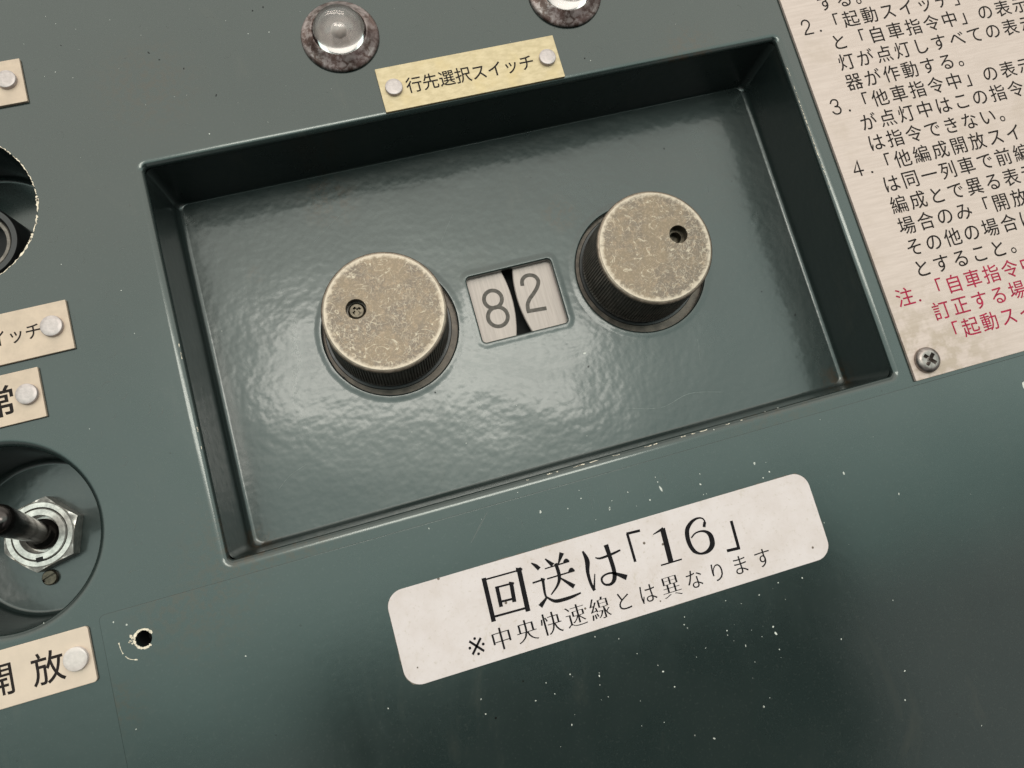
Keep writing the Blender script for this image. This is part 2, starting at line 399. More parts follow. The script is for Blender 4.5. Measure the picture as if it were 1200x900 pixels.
def stroke_digit(bm, d, cx, cy, w, h, lw, z):
    S = lambda P: [(cx + x * w, cy + y * h) for x, y in P]
    def go(P, sm=True, k=0):
        P = smooth_path(S(P)) if sm else S(P)
        ribbon(bm, P, [lw] * len(P), z + k * 0.004)
        for q in (P[0], P[-1]):
            bm.faces.new([bm.verts.new((q[0] + lw / 2 * math.cos(t * math.pi / 6), q[1] + lw / 2 * math.sin(t * math.pi / 6), z + 0.002 + k * 0.004)) for t in range(12)])
    if d == '2': go(TWO); go([(-0.4, -0.5), (0.45, -0.5)], False, 1)
    if d == '3':
        go([(-0.38, 0.3), (-0.2, 0.46), (0.03, 0.5), (0.28, 0.42), (0.34, 0.25), (0.22, 0.07), (-0.05, 0.02)])
        go([(-0.05, 0.02), (0.28, -0.04), (0.4, -0.24), (0.28, -0.43), (0.0, -0.5), (-0.25, -0.45), (-0.42, -0.3)], True, 1)
    if d == '4': go([(0.14, -0.5), (0.14, 0.5), (-0.45, -0.2)], False); go([(-0.45, -0.2), (0.45, -0.2)], False, 1)
    if d == '8':
        for j, (yy, r) in enumerate(((0.255, 0.24), (-0.24, 0.265))):
            P = [(cx + r * h * math.cos(t * math.pi / 24) * 1.0, cy + yy * h + r * h * math.sin(t * math.pi / 24)) for t in range(49)]
            ribbon(bm, P, [lw] * 49, z + j * 0.004)
    if d == '.':
        bm.faces.new([bm.verts.new((cx + lw * 0.75 * math.cos(t * math.pi / 8), cy - h / 2 + lw / 2 + lw * 0.75 * math.sin(t * math.pi / 8), z)) for t in range(16)])

def fleck(bm, x, y, z, r, elong=1.0, ang=0.0, n=7):
    P = []
    for i in range(n):
        a = 2 * math.pi * i / n + random.uniform(-0.25, 0.25); k = r * random.uniform(0.6, 1.25)
        px, py = k * math.cos(a) * elong, k * math.sin(a)
        P.append(bm.verts.new((x + px * math.cos(ang) - py * math.sin(ang), y + px * math.sin(ang) + py * math.cos(ang), z)))
    bm.faces.new(P)

# ================================================================ the panel and its recesses (the setting)
FZ = -24.9                                              # floor of the recess
KL, KR = (-43.7, 1.1), (42.4, 1.0)                      # axes of the two knobs
TW = (-154.0, -36.2); KW = (-152.5, 55.4)               # toggle well, key well
HOLE = (-124.6, -70.7)
bm = bm_new()
sheet(bm, rrect(-330, -300, 340, 210, 3), [(rrect(-100, -57.3, 100, 57.3, 1.2), 2.3, 1.3), (circ(*TW, 24.2), 2.2, 1.2), (circ(*KW, 22.9), 0.35), (circ(*HOLE, 2.0, 32), 0.2)], 0.0, 2.0, 1.0)
panel = obj('panel', bm, M_PANEL, wn=True); panel['kind'] = 'structure'

bm = bm_new()
# tray walls lean in slightly and turn into the floor with a pressed radius, tighter along the top
def O4(l, bt, r, tp):
    return rrect(-100 + l, -57.3 + bt, 100 - r, 57.3 - tp, 2.4)(0)
prof = [(-0.08, -0.08, -0.08, -0.08, -1.8), (0, 0, 0, 0, -4.0), (0.7, 1.6, 0.9, 1.1, FZ + 2.2)]
for k in range(1, 7):
    a = math.pi / 2 * k / 6; c_ = 1 - math.cos(a); prof.append((0.7 + 2.0 * c_, 1.6 + 1.3 * c_, 0.9 + 1.8 * c_, 1.1 + 0.5 * c_, FZ + 2.2 - 2.2 * math.sin(a)))
prev = None
for q in prof:
    r = ring(bm, O4(*q[:4]), q[4])
    if prev: bridge(bm, prev, r)
    prev = r
OF = O4(*prof[-1][:4])
WIN = rrect(-15.6, -11.8, 13.4, 10.6, 1.3)
holes = [(circ(KL[0] + 0.5, KL[1] - 0.9, 21.5), 0.5), (circ(KR[0] + 0.1, KR[1] - 0.8, 22.1), 0.5), (WIN, 0.55)]
fill(bm, [OF] + [h(b + 2.2) for h, b in holes], FZ)
for h, b in holes: lip(bm, h, FZ, b, 1.6)
obj('recess_tray', bm, M_TRAY, panel, wn=True)

def well(name, c, r0, r1, depth, mat):
    bm = bm_new()
    pr = [(r0 - 0.05, -1.9), (r0 - 0.2, -3.0), (r1 + 0.6, -depth + 1.2), (r1 - 0.1, -depth + 0.3), (r1 - 0.9, -depth)]
    lathe(bm, c[0], c[1], pr, 96)
    bm.verts.ensure_lookup_table()
    bm.faces.new(bm.verts[-96:])
    return obj(name, bm, mat, panel, smooth=40, wn=True)
well('toggle_well', TW, 24.25, 21.8, 24.9, M_TRAY)
well('key_well', KW, 23.0, 21.5, 26.0, M_PANEL)
bm = bm_new()
lathe(bm, 0, 0, [(0.01, -34), (150, -34)], 48); lathe(bm, HOLE[0], HOLE[1], [(2.1, -0.5), (2.1, -9), (0.01, -9)], 32)
obj('backing', bm, M_BLACK, panel)  # plain black sheet added so the gaps below the dials stay dark

# bare metal showing along the chipped rim of the key well, and long scratches on the recess floor
bm = bm_new()
a0 = -72
while a0 < 62:
    a1 = a0 + random.uniform(4, 12); P = []; w = []
    for k in range(9):
        t = math.radians(a0 + (a1 - a0) * k / 8); rr = 22.95 + random.uniform(0, 0.25)
        P.append((KW[0] + rr * math.cos(t), KW[1] + rr * math.sin(t))); w.append((0.55 if -50 < a0 < 0 else 0.26) * random.uniform(0.3, 1.3) * (0.2 if k in (0, 8) else 1))
    ribbon(bm, P, w, 0.03); a0 = a1 + random.uniform(-3, 2)
for (x0, y0, x1, y1, n) in ((100.75, 3, 100.75, 47, 30), (-20, -58.0, 62, -58.0, 16), (-100.75, -30, -100.75, 5, 7)):
    for k in range(n):
        u = random.random(); l = random.uniform(0.4, 2.6) / math.hypot(x1 - x0, y1 - y0)
        P = [(x0 + (x1 - x0) * min(1, u + l * q / 4) + random.uniform(-.12, .12) * (y1 != y0), y0 + (y1 - y0) * min(1, u + l * q / 4) + random.uniform(-.12, .12) * (y1 == y0)) for q in range(5)]
        ribbon(bm, P, [random.uniform(0.05, 0.28) for _ in P], -0.325)
obj('rim_wear', bm, M_CHIPB, panel, smooth=0)
bm = bm_new()
for P, w in ((smooth_path([(-50.4, -38.2), (-28.4, -38.6), (1.9, -38.1)]), 0.13), (smooth_path([(24.2, -44.3), (35.1, -46.9), (45.7, -44.9), (56.8, -47.3)]), 0.14),
             (smooth_path([(-88.1, -40.4), (-84, -37.2), (-78.6, -35.2)]), 0.14), (smooth_path([(10, -36), (16, -33.5), (22, -36)]), 0.10),
             ([(54, -28), (52.6, -35)], 0.12), ([(-60, 34), (-50, 41)], 0.1), ([(-20, 25), (-14, 33)], 0.1)):
    ribbon(bm, P, [w * random.uniform(0.4, 1.1) for _ in P], FZ + 0.02)
obj('floor_scratch', bm, M_SCRATCH, panel, smooth=0)
bm = bm_new()
FL = [[44.4,-104.9,0],[51.7,-105.7,0],[28.0,-105.3,0],[37.9,-106.6,0],[25.8,-113.1,0],[25.6,-114.3,0],[29.8,-118.5,0],[18.4,-115.8,0],[39.0,-115.9,0],[39.2,-117.9,0],[38.8,-122.2,0],[38.5,-124.4,0],[30.9,-123.3,0],[31.9,-133.5,0],[29.5,-135.2,0],[8.5,-136.5,0],[13.5,-138.9,0],[57.2,-124.8,0],[75.8,-119.1,0],[72.3,-138.3,0],[15.2,-106.1,0],[14.5,-108.1,0],[15.1,-109.2,0],[32.7,-115.0,0],[35.0,-117.5,0],[32.1,-107.3,0],[-44.8,-110.5,0],[-44.6,-114.5,0],[-30.8,-115.2,0],[-25.4,-115.0,0],[-20.0,-111.4,0],[-12.2,-113.4,0],[-12.4,-114.1,0],[-12.9,-116.4,0],[-11.6,-120.0,0],[-3.4,-123.6,0],[5.0,-118.2,0],[1.3,-130.8,0],[8.5,-136.5,0],[13.4,-138.8,0],[-27.6,-128.3,0],[-4.4,-106.4,0],[-0.6,-111.6,0],[6.9,-122.9,0],[-10.6,-104.0,0],[18.6,-115.7,0],[29.7,-118.5,0],[30.9,-123.3,0],[29.4,-135.3,0],[-23.2,-123.9,0],[-4.9,-129.8,0],[4.1,-116.2,0],[18.8,-67.0,0],[19.1,-68.5,0],[9.9,-69.0,0],[4.6,-70.0,0],[3.4,-71.9,0],[11.1,-73.3,0],[15.4,-72.8,0],[31.8,-69.6,0],[31.1,-72.5,0],[31.0,-75.5,0],[31.9,-75.5,0],[48.6,-71.0,0],[52.1,-74.5,0],[49.8,-75.7,0],[52.0,-71.7,0],[74.0,-81.0,0],[88.4,-91.2,0],[39.9,-58.5,0],[56.7,-57.4,0],[60.9,-57.4,0],[63.3,-92.8,0],[-44.9,-33.7,1],[-29.4,-41.6,1],[8.6,-49.4,1],[-46.9,-63.5,0],[-20.6,-60.6,0],[-15.8,-67.4,0],[-8.1,-68.7,0],[-3.6,-64.7,0],[-3.7,-67.0,0],[4.8,-70.0,0],[3.4,-71.9,0],[-1.3,-73.8,0],[9.8,-68.9,0],[-10.7,-34.1,1],[-117.9,91.5,0],[-62.2,92.5,0],[-56.1,91.8,0],[-79.8,63.3,0],[-87.1,76.9,0],[-126.5,33.8,0],[-111.4,9.7,0],[-112.5,22.6,0],[-94.0,12.2,1],[-127.6,-13.4,0],[-104.3,38.8,1],[-100.9,-82.3,0],[-130.6,-91.9,0],[-147.5,-59.9,0],[-127.9,-66.1,0],[-131.0,-64.5,0],[37.9,62.5,0],[74.1,-81.1,0],[110.2,-97.3,0],[89.1,-158.7,0],[69.6,-145.6,0],[-26.9,-111.6,0],[-68.8,-105.6,0]]
for x, y, f in FL:
    if f: fleck(bm, x, y, FZ + 0.02, random.uniform(0.09, 0.18))
    elif not (x > -134 and y < -62): fleck(bm, x, y, 0.02, random.uniform(0.09, 0.19))
for _ in range(40): fleck(bm, random.uniform(-125, 100), random.uniform(62, 110), 0.02, random.uniform(0.06, 0.12))
fleck(bm, 15.6, -23.2, FZ + 0.02, 0.3, 1.8)
obj('paint_specks', bm, M_CHIP, panel, smooth=0)['kind'] = 'stuff'

bm = bm_new()
for k in range(150):
    x, y = random.uniform(-130, 100), random.uniform(61, 115)
    if k % 3 == 0: x, y = random.uniform(-128, -103), random.uniform(-55, 60)
    a = random.uniform(0, 3.14); l = random.uniform(0.3, 1.6)
    P = smooth_path([(x, y), (x + l * math.cos(a), y + l * math.sin(a)), (x + 1.8 * l * math.cos(a + 0.4), y + 1.8 * l * math.sin(a + 0.4))], 3)
    ribbon(bm, P, [random.uniform(0.02, 0.16) for _ in P], 0.012)
obj('scuff', bm, plain('pale_scuff', (0.045, 0.052, 0.046), 0.45, 0, 0.4, 900), panel, smooth=0)['kind'] = 'stuff'
bm = bm_new()
for k in range(26):
    x, y = random.choice(((random.uniform(-130, 90), random.uniform(62, 112), 0.014), (random.uniform(-90, 90), random.uniform(-45, 45), FZ + 0.02)))[:2], 0
    zz = 0.014 if x[1] > 60 else FZ + 0.02
    fleck(bm, x[0], x[1], zz, random.uniform(0.12, 0.3), random.uniform(1, 2.2), random.uniform(0, 3.1))
obj('dark_marks', bm, M_BLACK, panel, smooth=0)['kind'] = 'stuff'

# ================================================================ thin cover plate over the lower panel
ST = 0.16
bm = bm_new()
sheet(bm, rrect(-134.4, -298, 338, -62.0, 1.5), [(circ(*HOLE, 2.05, 32), 0.12)], ST, ST - 0.004, 0.15)
cover = obj('cover_plate', bm, M_SHEET, wn=True)
tag(cover, 'dark green cover plate below the recess, empty screw hole in its upper left corner', 'cover plate')
bm = bm_new()
for x, y, f in FL:
    if not f and x > -134 and y < -62: fleck(bm, x, y, ST + 0.015, random.choice((0.09, 0.12, 0.15, 0.2, 0.28)), random.choice((1, 1, 1.3, 1.8)), random.uniform(0.9, 2.2))
for _ in range(30): fleck(bm, random.gauss(15, 35), random.uniform(-130, -64), ST + 0.015, random.uniform(0.05, 0.11))
fleck(bm, 19.4, -70.5, ST + 0.016, 0.3, 3.4, 1.85); fleck(bm, 140.3, -71.2, ST + 0.016, 1.5, 1.1, 0.3, 11)
obj('paint_specks', bm, M_CHIP, cover, smooth=0)['kind'] = 'stuff'
bm = bm_new()
t = 0.0
while t < 6.28:
    if not (5.2 < t or t < 0.3): ribbon(bm, [(HOLE[0] + 2.35 * math.cos(t + k * 0.1), HOLE[1] + 2.35 * math.sin(t + k * 0.1)) for k in range(4)], [random.uniform(0.25, 0.9) for _ in range(4)], ST + 0.015)
    t += 0.3
for k in range(9): fleck(bm, HOLE[0] - 2.9 + random.uniform(-0.7, 0.6), HOLE[1] + 0.6 + random.uniform(-1, 1.2), ST + 0.018, random.uniform(0.15, 0.45))
P = smooth_path([(-130.7, -70.0), (-130.3, -72.6), (-129.0, -74.6), (-127.0, -75.4)]); ribbon(bm, P[:8], [random.uniform(0.1, 0.55) for _ in P[:8]], ST + 0.016); ribbon(bm, P[9:], [random.uniform(0.05, 0.35) for _ in P[9:]], ST + 0.016)
obj('screw_hole_wear', bm, M_CHIPB, cover, smooth=0)
bm = bm_new()
for k in range(16):
    x = random.uniform(-25, 30); y = random.uniform(-68, -63); l = random.uniform(2, 8)
    ribbon(bm, [(x, y), (x - 0.02 * l, y - l)], [0.03, random.uniform(0.06, 0.16)], ST + 0.010)
ribbon(bm, [(-30.1, -63.4), (-33, -66.4), (-36.7, -70.3)], [0.15, 0.5, 0.25], ST + 0.012)
obj('scuff', bm, plain('dull_scuff', (0.045, 0.060, 0.055), 0.4), cover, smooth=0)

# ================================================================ the two selector knobs
ZT = FZ + 18.5
def knob(c, hx, hy, hr, screw, digit, dcx, dcy, dial_r, label):
    t = thing('selector_knob', label, 'knob', (c[0], c[1], FZ - 2.4), 'rotary selector knobs in the recess')
    O_ = (c[0], c[1], ZT)
    N = 126
    bm = bm_new()
    def kr(z, R, d):
        vs = []
        for i in range(N):
            for f_, q in ((0.0, 0), (0.42, 0), (0.56, 1), (0.86, 1)):
                a = 2 * math.pi * (i + f_) / N; r = R - d * q
                vs.append(bm.verts.new((c[0] + r * math.cos(a), c[1] + r * math.sin(a), z)))
        return vs
    rows = [kr(FZ - 2.39, 19.0, 0), kr(FZ - 1.2, 19.1, 0), kr(FZ - 0.6, 19.35, 0.0), kr(FZ - 0.2, 19.35, 0.5), kr(ZT - 1.9, 18.55, 0.5), kr(ZT - 1.5, 18.5, 0.0), kr(ZT - 1.45, 18.45, 0.0)]
    for a, b in zip(rows, rows[1:]): bridge(bm, a, b)
    obj('grip', bm, M_KNURL, t, smooth=30, loc=O_, merge=False)
    bm = bm_new()
    lathe(bm, c[0], c[1], [(18.3, ZT - 1.5), (18.55, ZT - 1.35), (18.6, ZT - 0.9), (18.45, ZT - 0.55), (18.1, ZT - 0.3), (17.9, ZT - 0.25)], 128)
    obj('rim', bm, M_COLLAR, t, smooth=60, loc=O_)
    bm = bm_new()
    sheet(bm, circ(*c, 17.95, 128), [(circ(c[0] + hx, c[1] + hy, hr, 48), 0.15)], ZT, 0.5, 0.4)
    obj('face', bm, M_CAP, t, loc=O_, wn=True)
    bm = bm_new()
    lathe(bm, c[0] + hx, c[1] + hy, [(hr + 0.02, ZT - 0.4), (hr, ZT - 3.2), (1.9 if not screw else 0.01, ZT - 3.2)] + ([] if screw else [(1.7, ZT - 3.5), (1.7, ZT - 6), (0.01, ZT - 6)]), 48)
    obj('screw_hole', bm, M_SCREWDK if not screw else M_KNURL, t, smooth=40, loc=O_)
    if screw:
        x, y, z = c[0] + hx, c[1] + hy, ZT - 1.9
        bm = bm_new()
        cr = []
        w, l = 0.42, 1.35
        a = 0.5
        for px, py in ((w, w), (w, l), (-w, l), (-w, w), (-l, w), (-l, -w), (-w, -w), (-w, -l), (w, -l), (w, -w), (l, -w), (l, w)):
            cr.append((x + px * math.cos(a) - py * math.sin(a), y + px * math.sin(a) + py * math.cos(a)))
        fill(bm, [circ(x, y, 2.0, 40)(), cr], z)
        lathe(bm, x, y, [(2.0, z), (2.5, z - 0.35), (2.7, z - 1.3)], 40)
        A = ring(bm, cr, z); B = ring(bm, [(x + (p - x) * 0.7, y + (q - y) * 0.7) for p, q in cr], z - 0.9); bridge(bm, A, B); bm.faces.new(B)
        obj('set_screw', bm, M_SCREWDK, t, smooth=30, loc=O_)
    bm = bm_new()
    lathe(bm, c[0], c[1], [(17.0, FZ - 2.4), (dial_r - 0.25, FZ - 2.4), (dial_r, FZ - 2.6), (dial_r, FZ - 3.6)], 192)
    dial = obj('dial', bm, M_ALU, t, smooth=30, loc=(c[0], c[1], FZ - 2.4))
    bm = bm_new()
    lathe(bm, c[0], c[1], [(18.9, FZ - 2.0), (20.1, FZ - 2.0), (20.3, FZ - 2.2), (20.3, FZ - 2.5)], 128)
    obj('knob_shade_ring', bm, M_BLKPLASTIC, t, smooth=30, loc=O_)  # added black ring, stands for the contact shadow at the knob's foot
    bm = bm_new()
    lathe(bm, c[0], c[1], [(20.2, FZ - 2.3), (24.5, FZ - 2.3), (24.8, FZ - 2.5)], 128)
    obj('dial_shade_ring', bm, M_SHADE_RING, t, smooth=30, loc=O_)  # added ring over the dial, its dark colour stands for shade
    bm = bm_new()
    if digit == '8': stroke_digit(bm, '8', dcx, dcy, 1, 12.4, 1.3, FZ - 2.38)
    else:
        P = smooth_path([(2.35, 4.3), (2.7, 6.0), (3.9, 7.15), (5.6, 7.35), (7.3, 6.5), (8.0, 4.8), (7.2, 2.9), (5.4, 1.0), (3.5, -0.6), (2.3, -2.3), (1.9, -4.5)])
        ribbon(bm, P, [1.3] * len(P), FZ - 2.38); ribbon(bm, [(1.35, -4.5), (8.1, -5.0)], [1.3, 1.3], FZ - 2.375)
    obj('digit', bm, M_GREYINK, dial, smooth=0, loc=(c[0], c[1], FZ - 2.38))
    return t
knob(KL, -7.9, 2.6, 3.0, True, '8', -8.4, -0.9, 41.6, 'worn bronze faced knob with crosshead screw in its face, left of the 82')
knob(KR, 8.4, 2.1, 2.9, False, '2', 5, 1, 42.9, 'worn bronze faced knob with empty hole in its face, right of the 82')

# ================================================================ riveted nameplates
def plate(label, x0, y0, x1, y1, rivets, mat, rmat, rr, letters, t=0.8, r=0.25):
    cx, cy = (x0 + x1) / 2, (y0 + y1) / 2
    o = thing('nameplate', label, 'nameplate', (cx, cy, 0), 'small engraved nameplates on the panel')
    bm = bm_new(); sheet(bm, rrect(x0, y0, x1, y1, r, 4), [], t + 0.02, t, 0.12)
    obj('plate', bm, mat, o, wn=True, loc=(cx, cy, 0))
    for (x, y) in rivets:
        bm = bm_new(); lathe(bm, x, y, [(rr, t), (rr, t + 1.0), (rr - 0.05, t + 1.1), (rr - 0.15, t + 1.16), (rr * 0.6, t + 1.2), (0.05, t + 1.22)], 40, cap_top=True)
        obj('rivet', bm, rmat, o, smooth=50, loc=(x, y, 0))
    bm = bm_new()
    for ch, x, y, em, kw in letters: put(bm, ch, x, y, em, t + 0.05, **kw)
    if letters: obj('lettering', bm, M_ENGR, o, smooth=0, loc=(cx, cy, 0))
    else: bm.free()
bold = dict(wx=0.012, wy=0.012)
nar = dict(sx=0.93, wx=0.008, wy=0.008)
plate('yellow brass nameplate lettered 行先選択スイッチ above the recess', -28.4, 58.5, 28.2, 72.9, [(-24.2, 65.6), (24.3, 65.5)], M_BRASS, M_RIVET, 2.6,
      [(ch, -18.0 + i * 5.08, 65.6 + (0.0 if i < 4 else -0.1), 5.5, nar) for i, ch in enumerate('行先選択スイッチ')])
plate('blank ended beige nameplate at the upper left edge, its rivet above the dark key well', -183.0, 83.6, -126.5, 97.3, [(-130.7, 90.9), (-178, 90.9)], M_PLATE, M_RIVET, 2.7, [])
plate('beige nameplate ending in イッチ between the key well and the 常 plate', -183.6, 9.2, -127.0, 23.3, [(-131.4, 16.5), (-179.4, 16.5)], M_PLATE, M_RIVET, 2.9,
      [(ch, -136.5 - 4.5 * i, 16.5, 4.8, nar) for i, ch in enumerate('チッイ')])
plate('short beige nameplate lettered 常 just above the toggle switch well', -174, -7.4, -137.2, 6.5, [(-140.7, -0.4), (-170.5, -0.4)], M_PLATE, M_RIVET, 2.8,
      [('常', -148.3, -0.6, 9.0, bold), ('非', -162, -0.6, 9.0, bold)])
plate('cream nameplate lettered 開放 with a glossy white rivet, lower left below the toggle switch', -182, -77.7, -137.1, -63.5, [(-140.9, -70.8), (-178, -70.8)], M_PLATE_D, M_RIVETW, 3.0,
      [('放', -148.0, -70.9, 8.6, dict(sx=0.95, wx=0.008, wy=0.008)), ('開', -159.9, -70.7, 8.6, dict(sx=0.95, wx=0.008, wy=0.008))], r=0.9)

# ================================================================ instruction plate
T = 0.9
ip = thing('instruction_plate', 'large pinkish beige instruction plate of numbered lines with a red note, right of the recess', 'instruction plate', (150, 20, 0))
bm = bm_new(); sheet(bm, rrect(105.5, -60.9, 300, 190, 0.3, 4), [], T, T - 0.02, 0.15)
obj('plate', bm, M_INSTR, ip, wn=True, loc=(150, 20, 0))
LX, LP, LY, LD = 120.35, 6.83, 58.55, 7.19
lines = ['する。', '「起動スイッチ」を押す', 'と「自車指令中」の表示灯', '灯が点灯しすべての表示', '器が作動する。', '「他車指令中」の表示灯', 'が点灯中はこの指令器', 'は指令できない。', '「他編成開放スイッチ', 'は同一列車で前編成', '編成とで異る表示の', '場合のみ「開放」に', 'その他の場合は定位', 'とすること。']
bm = bm_new()
for i, s in enumerate(lines):
    row(bm, s, LX, LP, LY + (1 - i) * LD, 6.25, T + 0.03, wx=0.006, wy=0.006, sx=0.97)
for d, k in (('2', 1), ('3', 5), ('4', 8)):
    y = LY + (1 - k) * LD + 0.1
    stroke_digit(bm, d, 111.2, y, 3.5, 5.0, 0.52, T + 0.03); stroke_digit(bm, '.', 115.5, y, 3, 5.0, 0.52, T + 0.03)
obj('lettering', bm, M_ENGR, ip, smooth=0, loc=(150, 20, 0))
bm = bm_new()
row(bm, '「自車指令中」の', 122.0, 6.73, LY - 13 * LD, 6.25, T + 0.03, wx=0.006, wy=0.006, sx=0.97)
row(bm, '訂正する場合は', 121.5, 6.8, LY - 14 * LD + 0.1, 6.25, T + 0.03, wx=0.006, wy=0.006, sx=0.97)
row(bm, '「起動スイッチ', 122.3, 6.73, LY - 15 * LD + 0.1, 6.25, T + 0.03, wx=0.006, wy=0.006, sx=0.97)
put(bm, '注', 111.4, LY - 13 * LD - 0.2, 6.25, T + 0.03, wx=0.006, wy=0.006); stroke_digit(bm, '.', 115.9, LY - 13 * LD - 0.4, 3, 4.6, 0.52, T + 0.03)
red = obj('lettering', bm, M_RED, ip, smooth=0, loc=(150, 20, 0)); red['label'] = 'red note lettering along the bottom of the plate'

def phillips(bm, x, y, z0, r, h, w, l, a, nz=6):
    """pan head with a cross recess"""
    cr = [(x + (px * math.cos(a) - py * math.sin(a)), y + (px * math.sin(a) + py * math.cos(a))) for px, py in ((w, w), (w, l), (-w, l), (-w, w), (-l, w), (-l, -w), (-w, -w), (-w, -l), (w, -l), (w, -w), (l, -w), (l, w))]
    fill(bm, [circ(x, y, r * 0.62, 48)(), cr], z0 + h)
    pr = [(r * 0.62, z0 + h)]
    for k in range(1, nz + 1):
        b = math.pi / 2 * k / nz; pr.append((r * (0.62 + 0.38 * math.sin(b)), z0 + h * (0.25 + 0.75 * math.cos(b)) if k < nz else z0 + h * 0.25))
    pr.append((r, z0)); lathe(bm, x, y, pr, 48)
    A = ring(bm, cr, z0 + h); B = ring(bm, [(x + (p - x) * 0.62, y + (q - y) * 0.62) for p, q in cr], z0 + h - 1.5); bridge(bm, A, B); bm.faces.new(B)
bm = bm_new(); phillips(bm, 110.9, -55.6, T, 4.0, 1.9, 0.62, 2.2, 0.75)
sw = obj('screw', bm, M_STEEL, ip, smooth=35, loc=(110.9, -55.6, T))

# ================================================================ white sticker
SZ = ST + 0.16
st = thing('sticker', 'long white rounded sticker reading 回送は「16」 with small print, on the cover plate', 'sticker', (0, -89.7, ST))
bm = bm_new()
LO = rrect(-62.7, -102.35, 62.5, -77.0, 4.6, 10)(0.0); PTS = []
for i_, p_ in enumerate(LO):
    q_ = LO[(i_ + 1) % len(LO)]; n_ = max(1, int(math.hypot(q_[0] - p_[0], q_[1] - p_[1]) / 1.5))
    PTS += [(p_[0] + (q_[0] - p_[0]) * k / n_, p_[1] + (q_[1] - p_[1]) * k / n_) for k in range(n_)]
PTS = [(x * (1 + g / 62), -89.7 + (y + 89.7) * (1 + g / 13)) for (x, y), g in ((p, random.uniform(-0.1, 0.32) * (0.5 + 0.5 * math.sin(i * 0.13))) for i, p in enumerate(PTS))]
fill(bm, [PTS], ST + 0.008)
obj('glue_grime', bm, plain('old_glue', (0.085, 0.068, 0.050), 0.6, 0, 0.5, 500), st, smooth=0, loc=(0, -89.7, ST))
bm = bm_new(); sheet(bm, rrect(-62.7, -102.35, 62.5, -77.0, 4.6, 10), [], SZ, 0.15, 0.05)
obj('paper', bm, M_PAPER, st, wn=True, loc=(0, -89.7, SZ))
STROKES = [[[-35.89,-80.4,1.12],[-36.26,-92.26,1.12]],[[-35.95,-80.92,0.4],[-26.11,-81.09,0.4]],[[-25.92,-80.42,1.2],[-26.52,-92.32,1.2]],[[-26.76,-80.79,1.13],[-24.99,-81.05,0.47]],[[-36.0,-91.04,0.53],[-26.78,-91.29,0.53]],[[-33.03,-83.53,0.93],[-33.29,-89.1,0.93]],[[-33.1,-83.8,0.46],[-28.93,-83.94,0.46]],[[-28.96,-83.65,1.0],[-29.47,-88.88,1.0]],[[-33.1,-87.75,0.53],[-29.32,-87.97,0.53]],[[-29.6,-83.71,0.86],[-28.23,-84.07,0.46]],[[-22.22,-80.16,0.27],[-21.16,-81.25,0.87],[-20.47,-82.35,1.01]],[[-23.28,-85.43,0.43],[-20.3,-85.37,0.43]],[[-20.89,-85.09,0.8],[-19.83,-85.68,0.87]],[[-20.32,-85.43,0.74],[-20.75,-88.87,0.6],[-20.66,-90.25,0.47]],[[-20.4,-90.11,0.4],[-22.94,-92.02,1.2]],[[-20.6,-90.05,0.4],[-19.41,-91.29,0.67],[-17.93,-91.96,0.87],[-14.43,-92.06,0.8],[-11.07,-91.68,0.4]],[[-18.17,-80.17,0.34],[-16.54,-82.4,1.15]],[[-13.21,-79.85,1.22],[-15.02,-82.58,0.31]],[[-18.98,-82.71,0.3],[-11.86,-82.66,0.37]],[[-13.48,-82.45,0.27],[-12.59,-82.2,0.95],[-11.8,-82.71,0.27]],[[-19.14,-85.49,0.37],[-11.12,-85.5,0.37]],[[-12.82,-85.3,0.27],[-11.9,-84.99,1.01],[-11.08,-85.51,0.27]],[[-15.64,-82.12,0.88],[-15.63,-85.71,0.88],[-16.75,-87.89,0.61],[-19.18,-89.86,0.3]],[[-15.61,-86.15,0.34],[-12.39,-89.58,1.15]],[[-7.43,-81.06,0.48],[-6.94,-83.89,1.23],[-7.66,-86.93,0.89],[-7.68,-90.16,0.75],[-7.19,-92.17,0.82]],[[-7.26,-91.9,0.54],[-5.88,-87.91,0.27]],[[-4.51,-83.7,0.27],[-3.13,-84.29,0.53],[0.33,-84.07,0.61],[2.99,-83.69,0.46]],[[-0.58,-81.17,1.22],[-0.43,-84.46,1.07],[-0.39,-88.5,1.07],[-0.95,-90.75,1.07],[-2.23,-91.78,0.69],[-3.83,-91.51,0.53],[-4.48,-90.45,0.53],[-4.17,-89.42,0.53],[-2.61,-88.87,0.46],[-0.61,-89.24,0.61],[2.55,-91.36,1.37]],[[5.99,-79.9,0.65],[10.01,-80.09,0.65]],[[6.2,-79.92,0.69],[6.15,-87.96,0.69]],[[16.42,-81.28,1.4],[16.0,-90.78,1.4]],[[13.32,-82.18,0.23],[16.7,-81.36,0.77]],[[12.94,-90.91,0.39],[19.28,-90.94,0.39]],[[28.19,-83.4,1.34],[28.95,-83.78,1.26]],[[28.99,-83.37,0.39],[28.67,-81.95,0.39],[27.32,-81.37,0.47],[25.43,-81.75,0.79],[23.49,-83.27,1.1],[22.74,-85.33,1.18],[22.73,-87.79,1.1],[23.46,-89.85,0.95],[25.05,-91.0,0.55],[27.26,-90.93,0.95],[29.02,-89.58,1.34],[29.36,-87.2,1.26],[28.53,-85.73,0.79],[26.98,-85.08,0.47],[25.19,-85.2,0.39],[23.71,-86.1,0.39]],[[36.51,-84.74,0.79],[36.21,-92.78,0.79]],[[32.63,-92.38,0.75],[36.61,-92.64,0.75]]]
bm = bm_new()
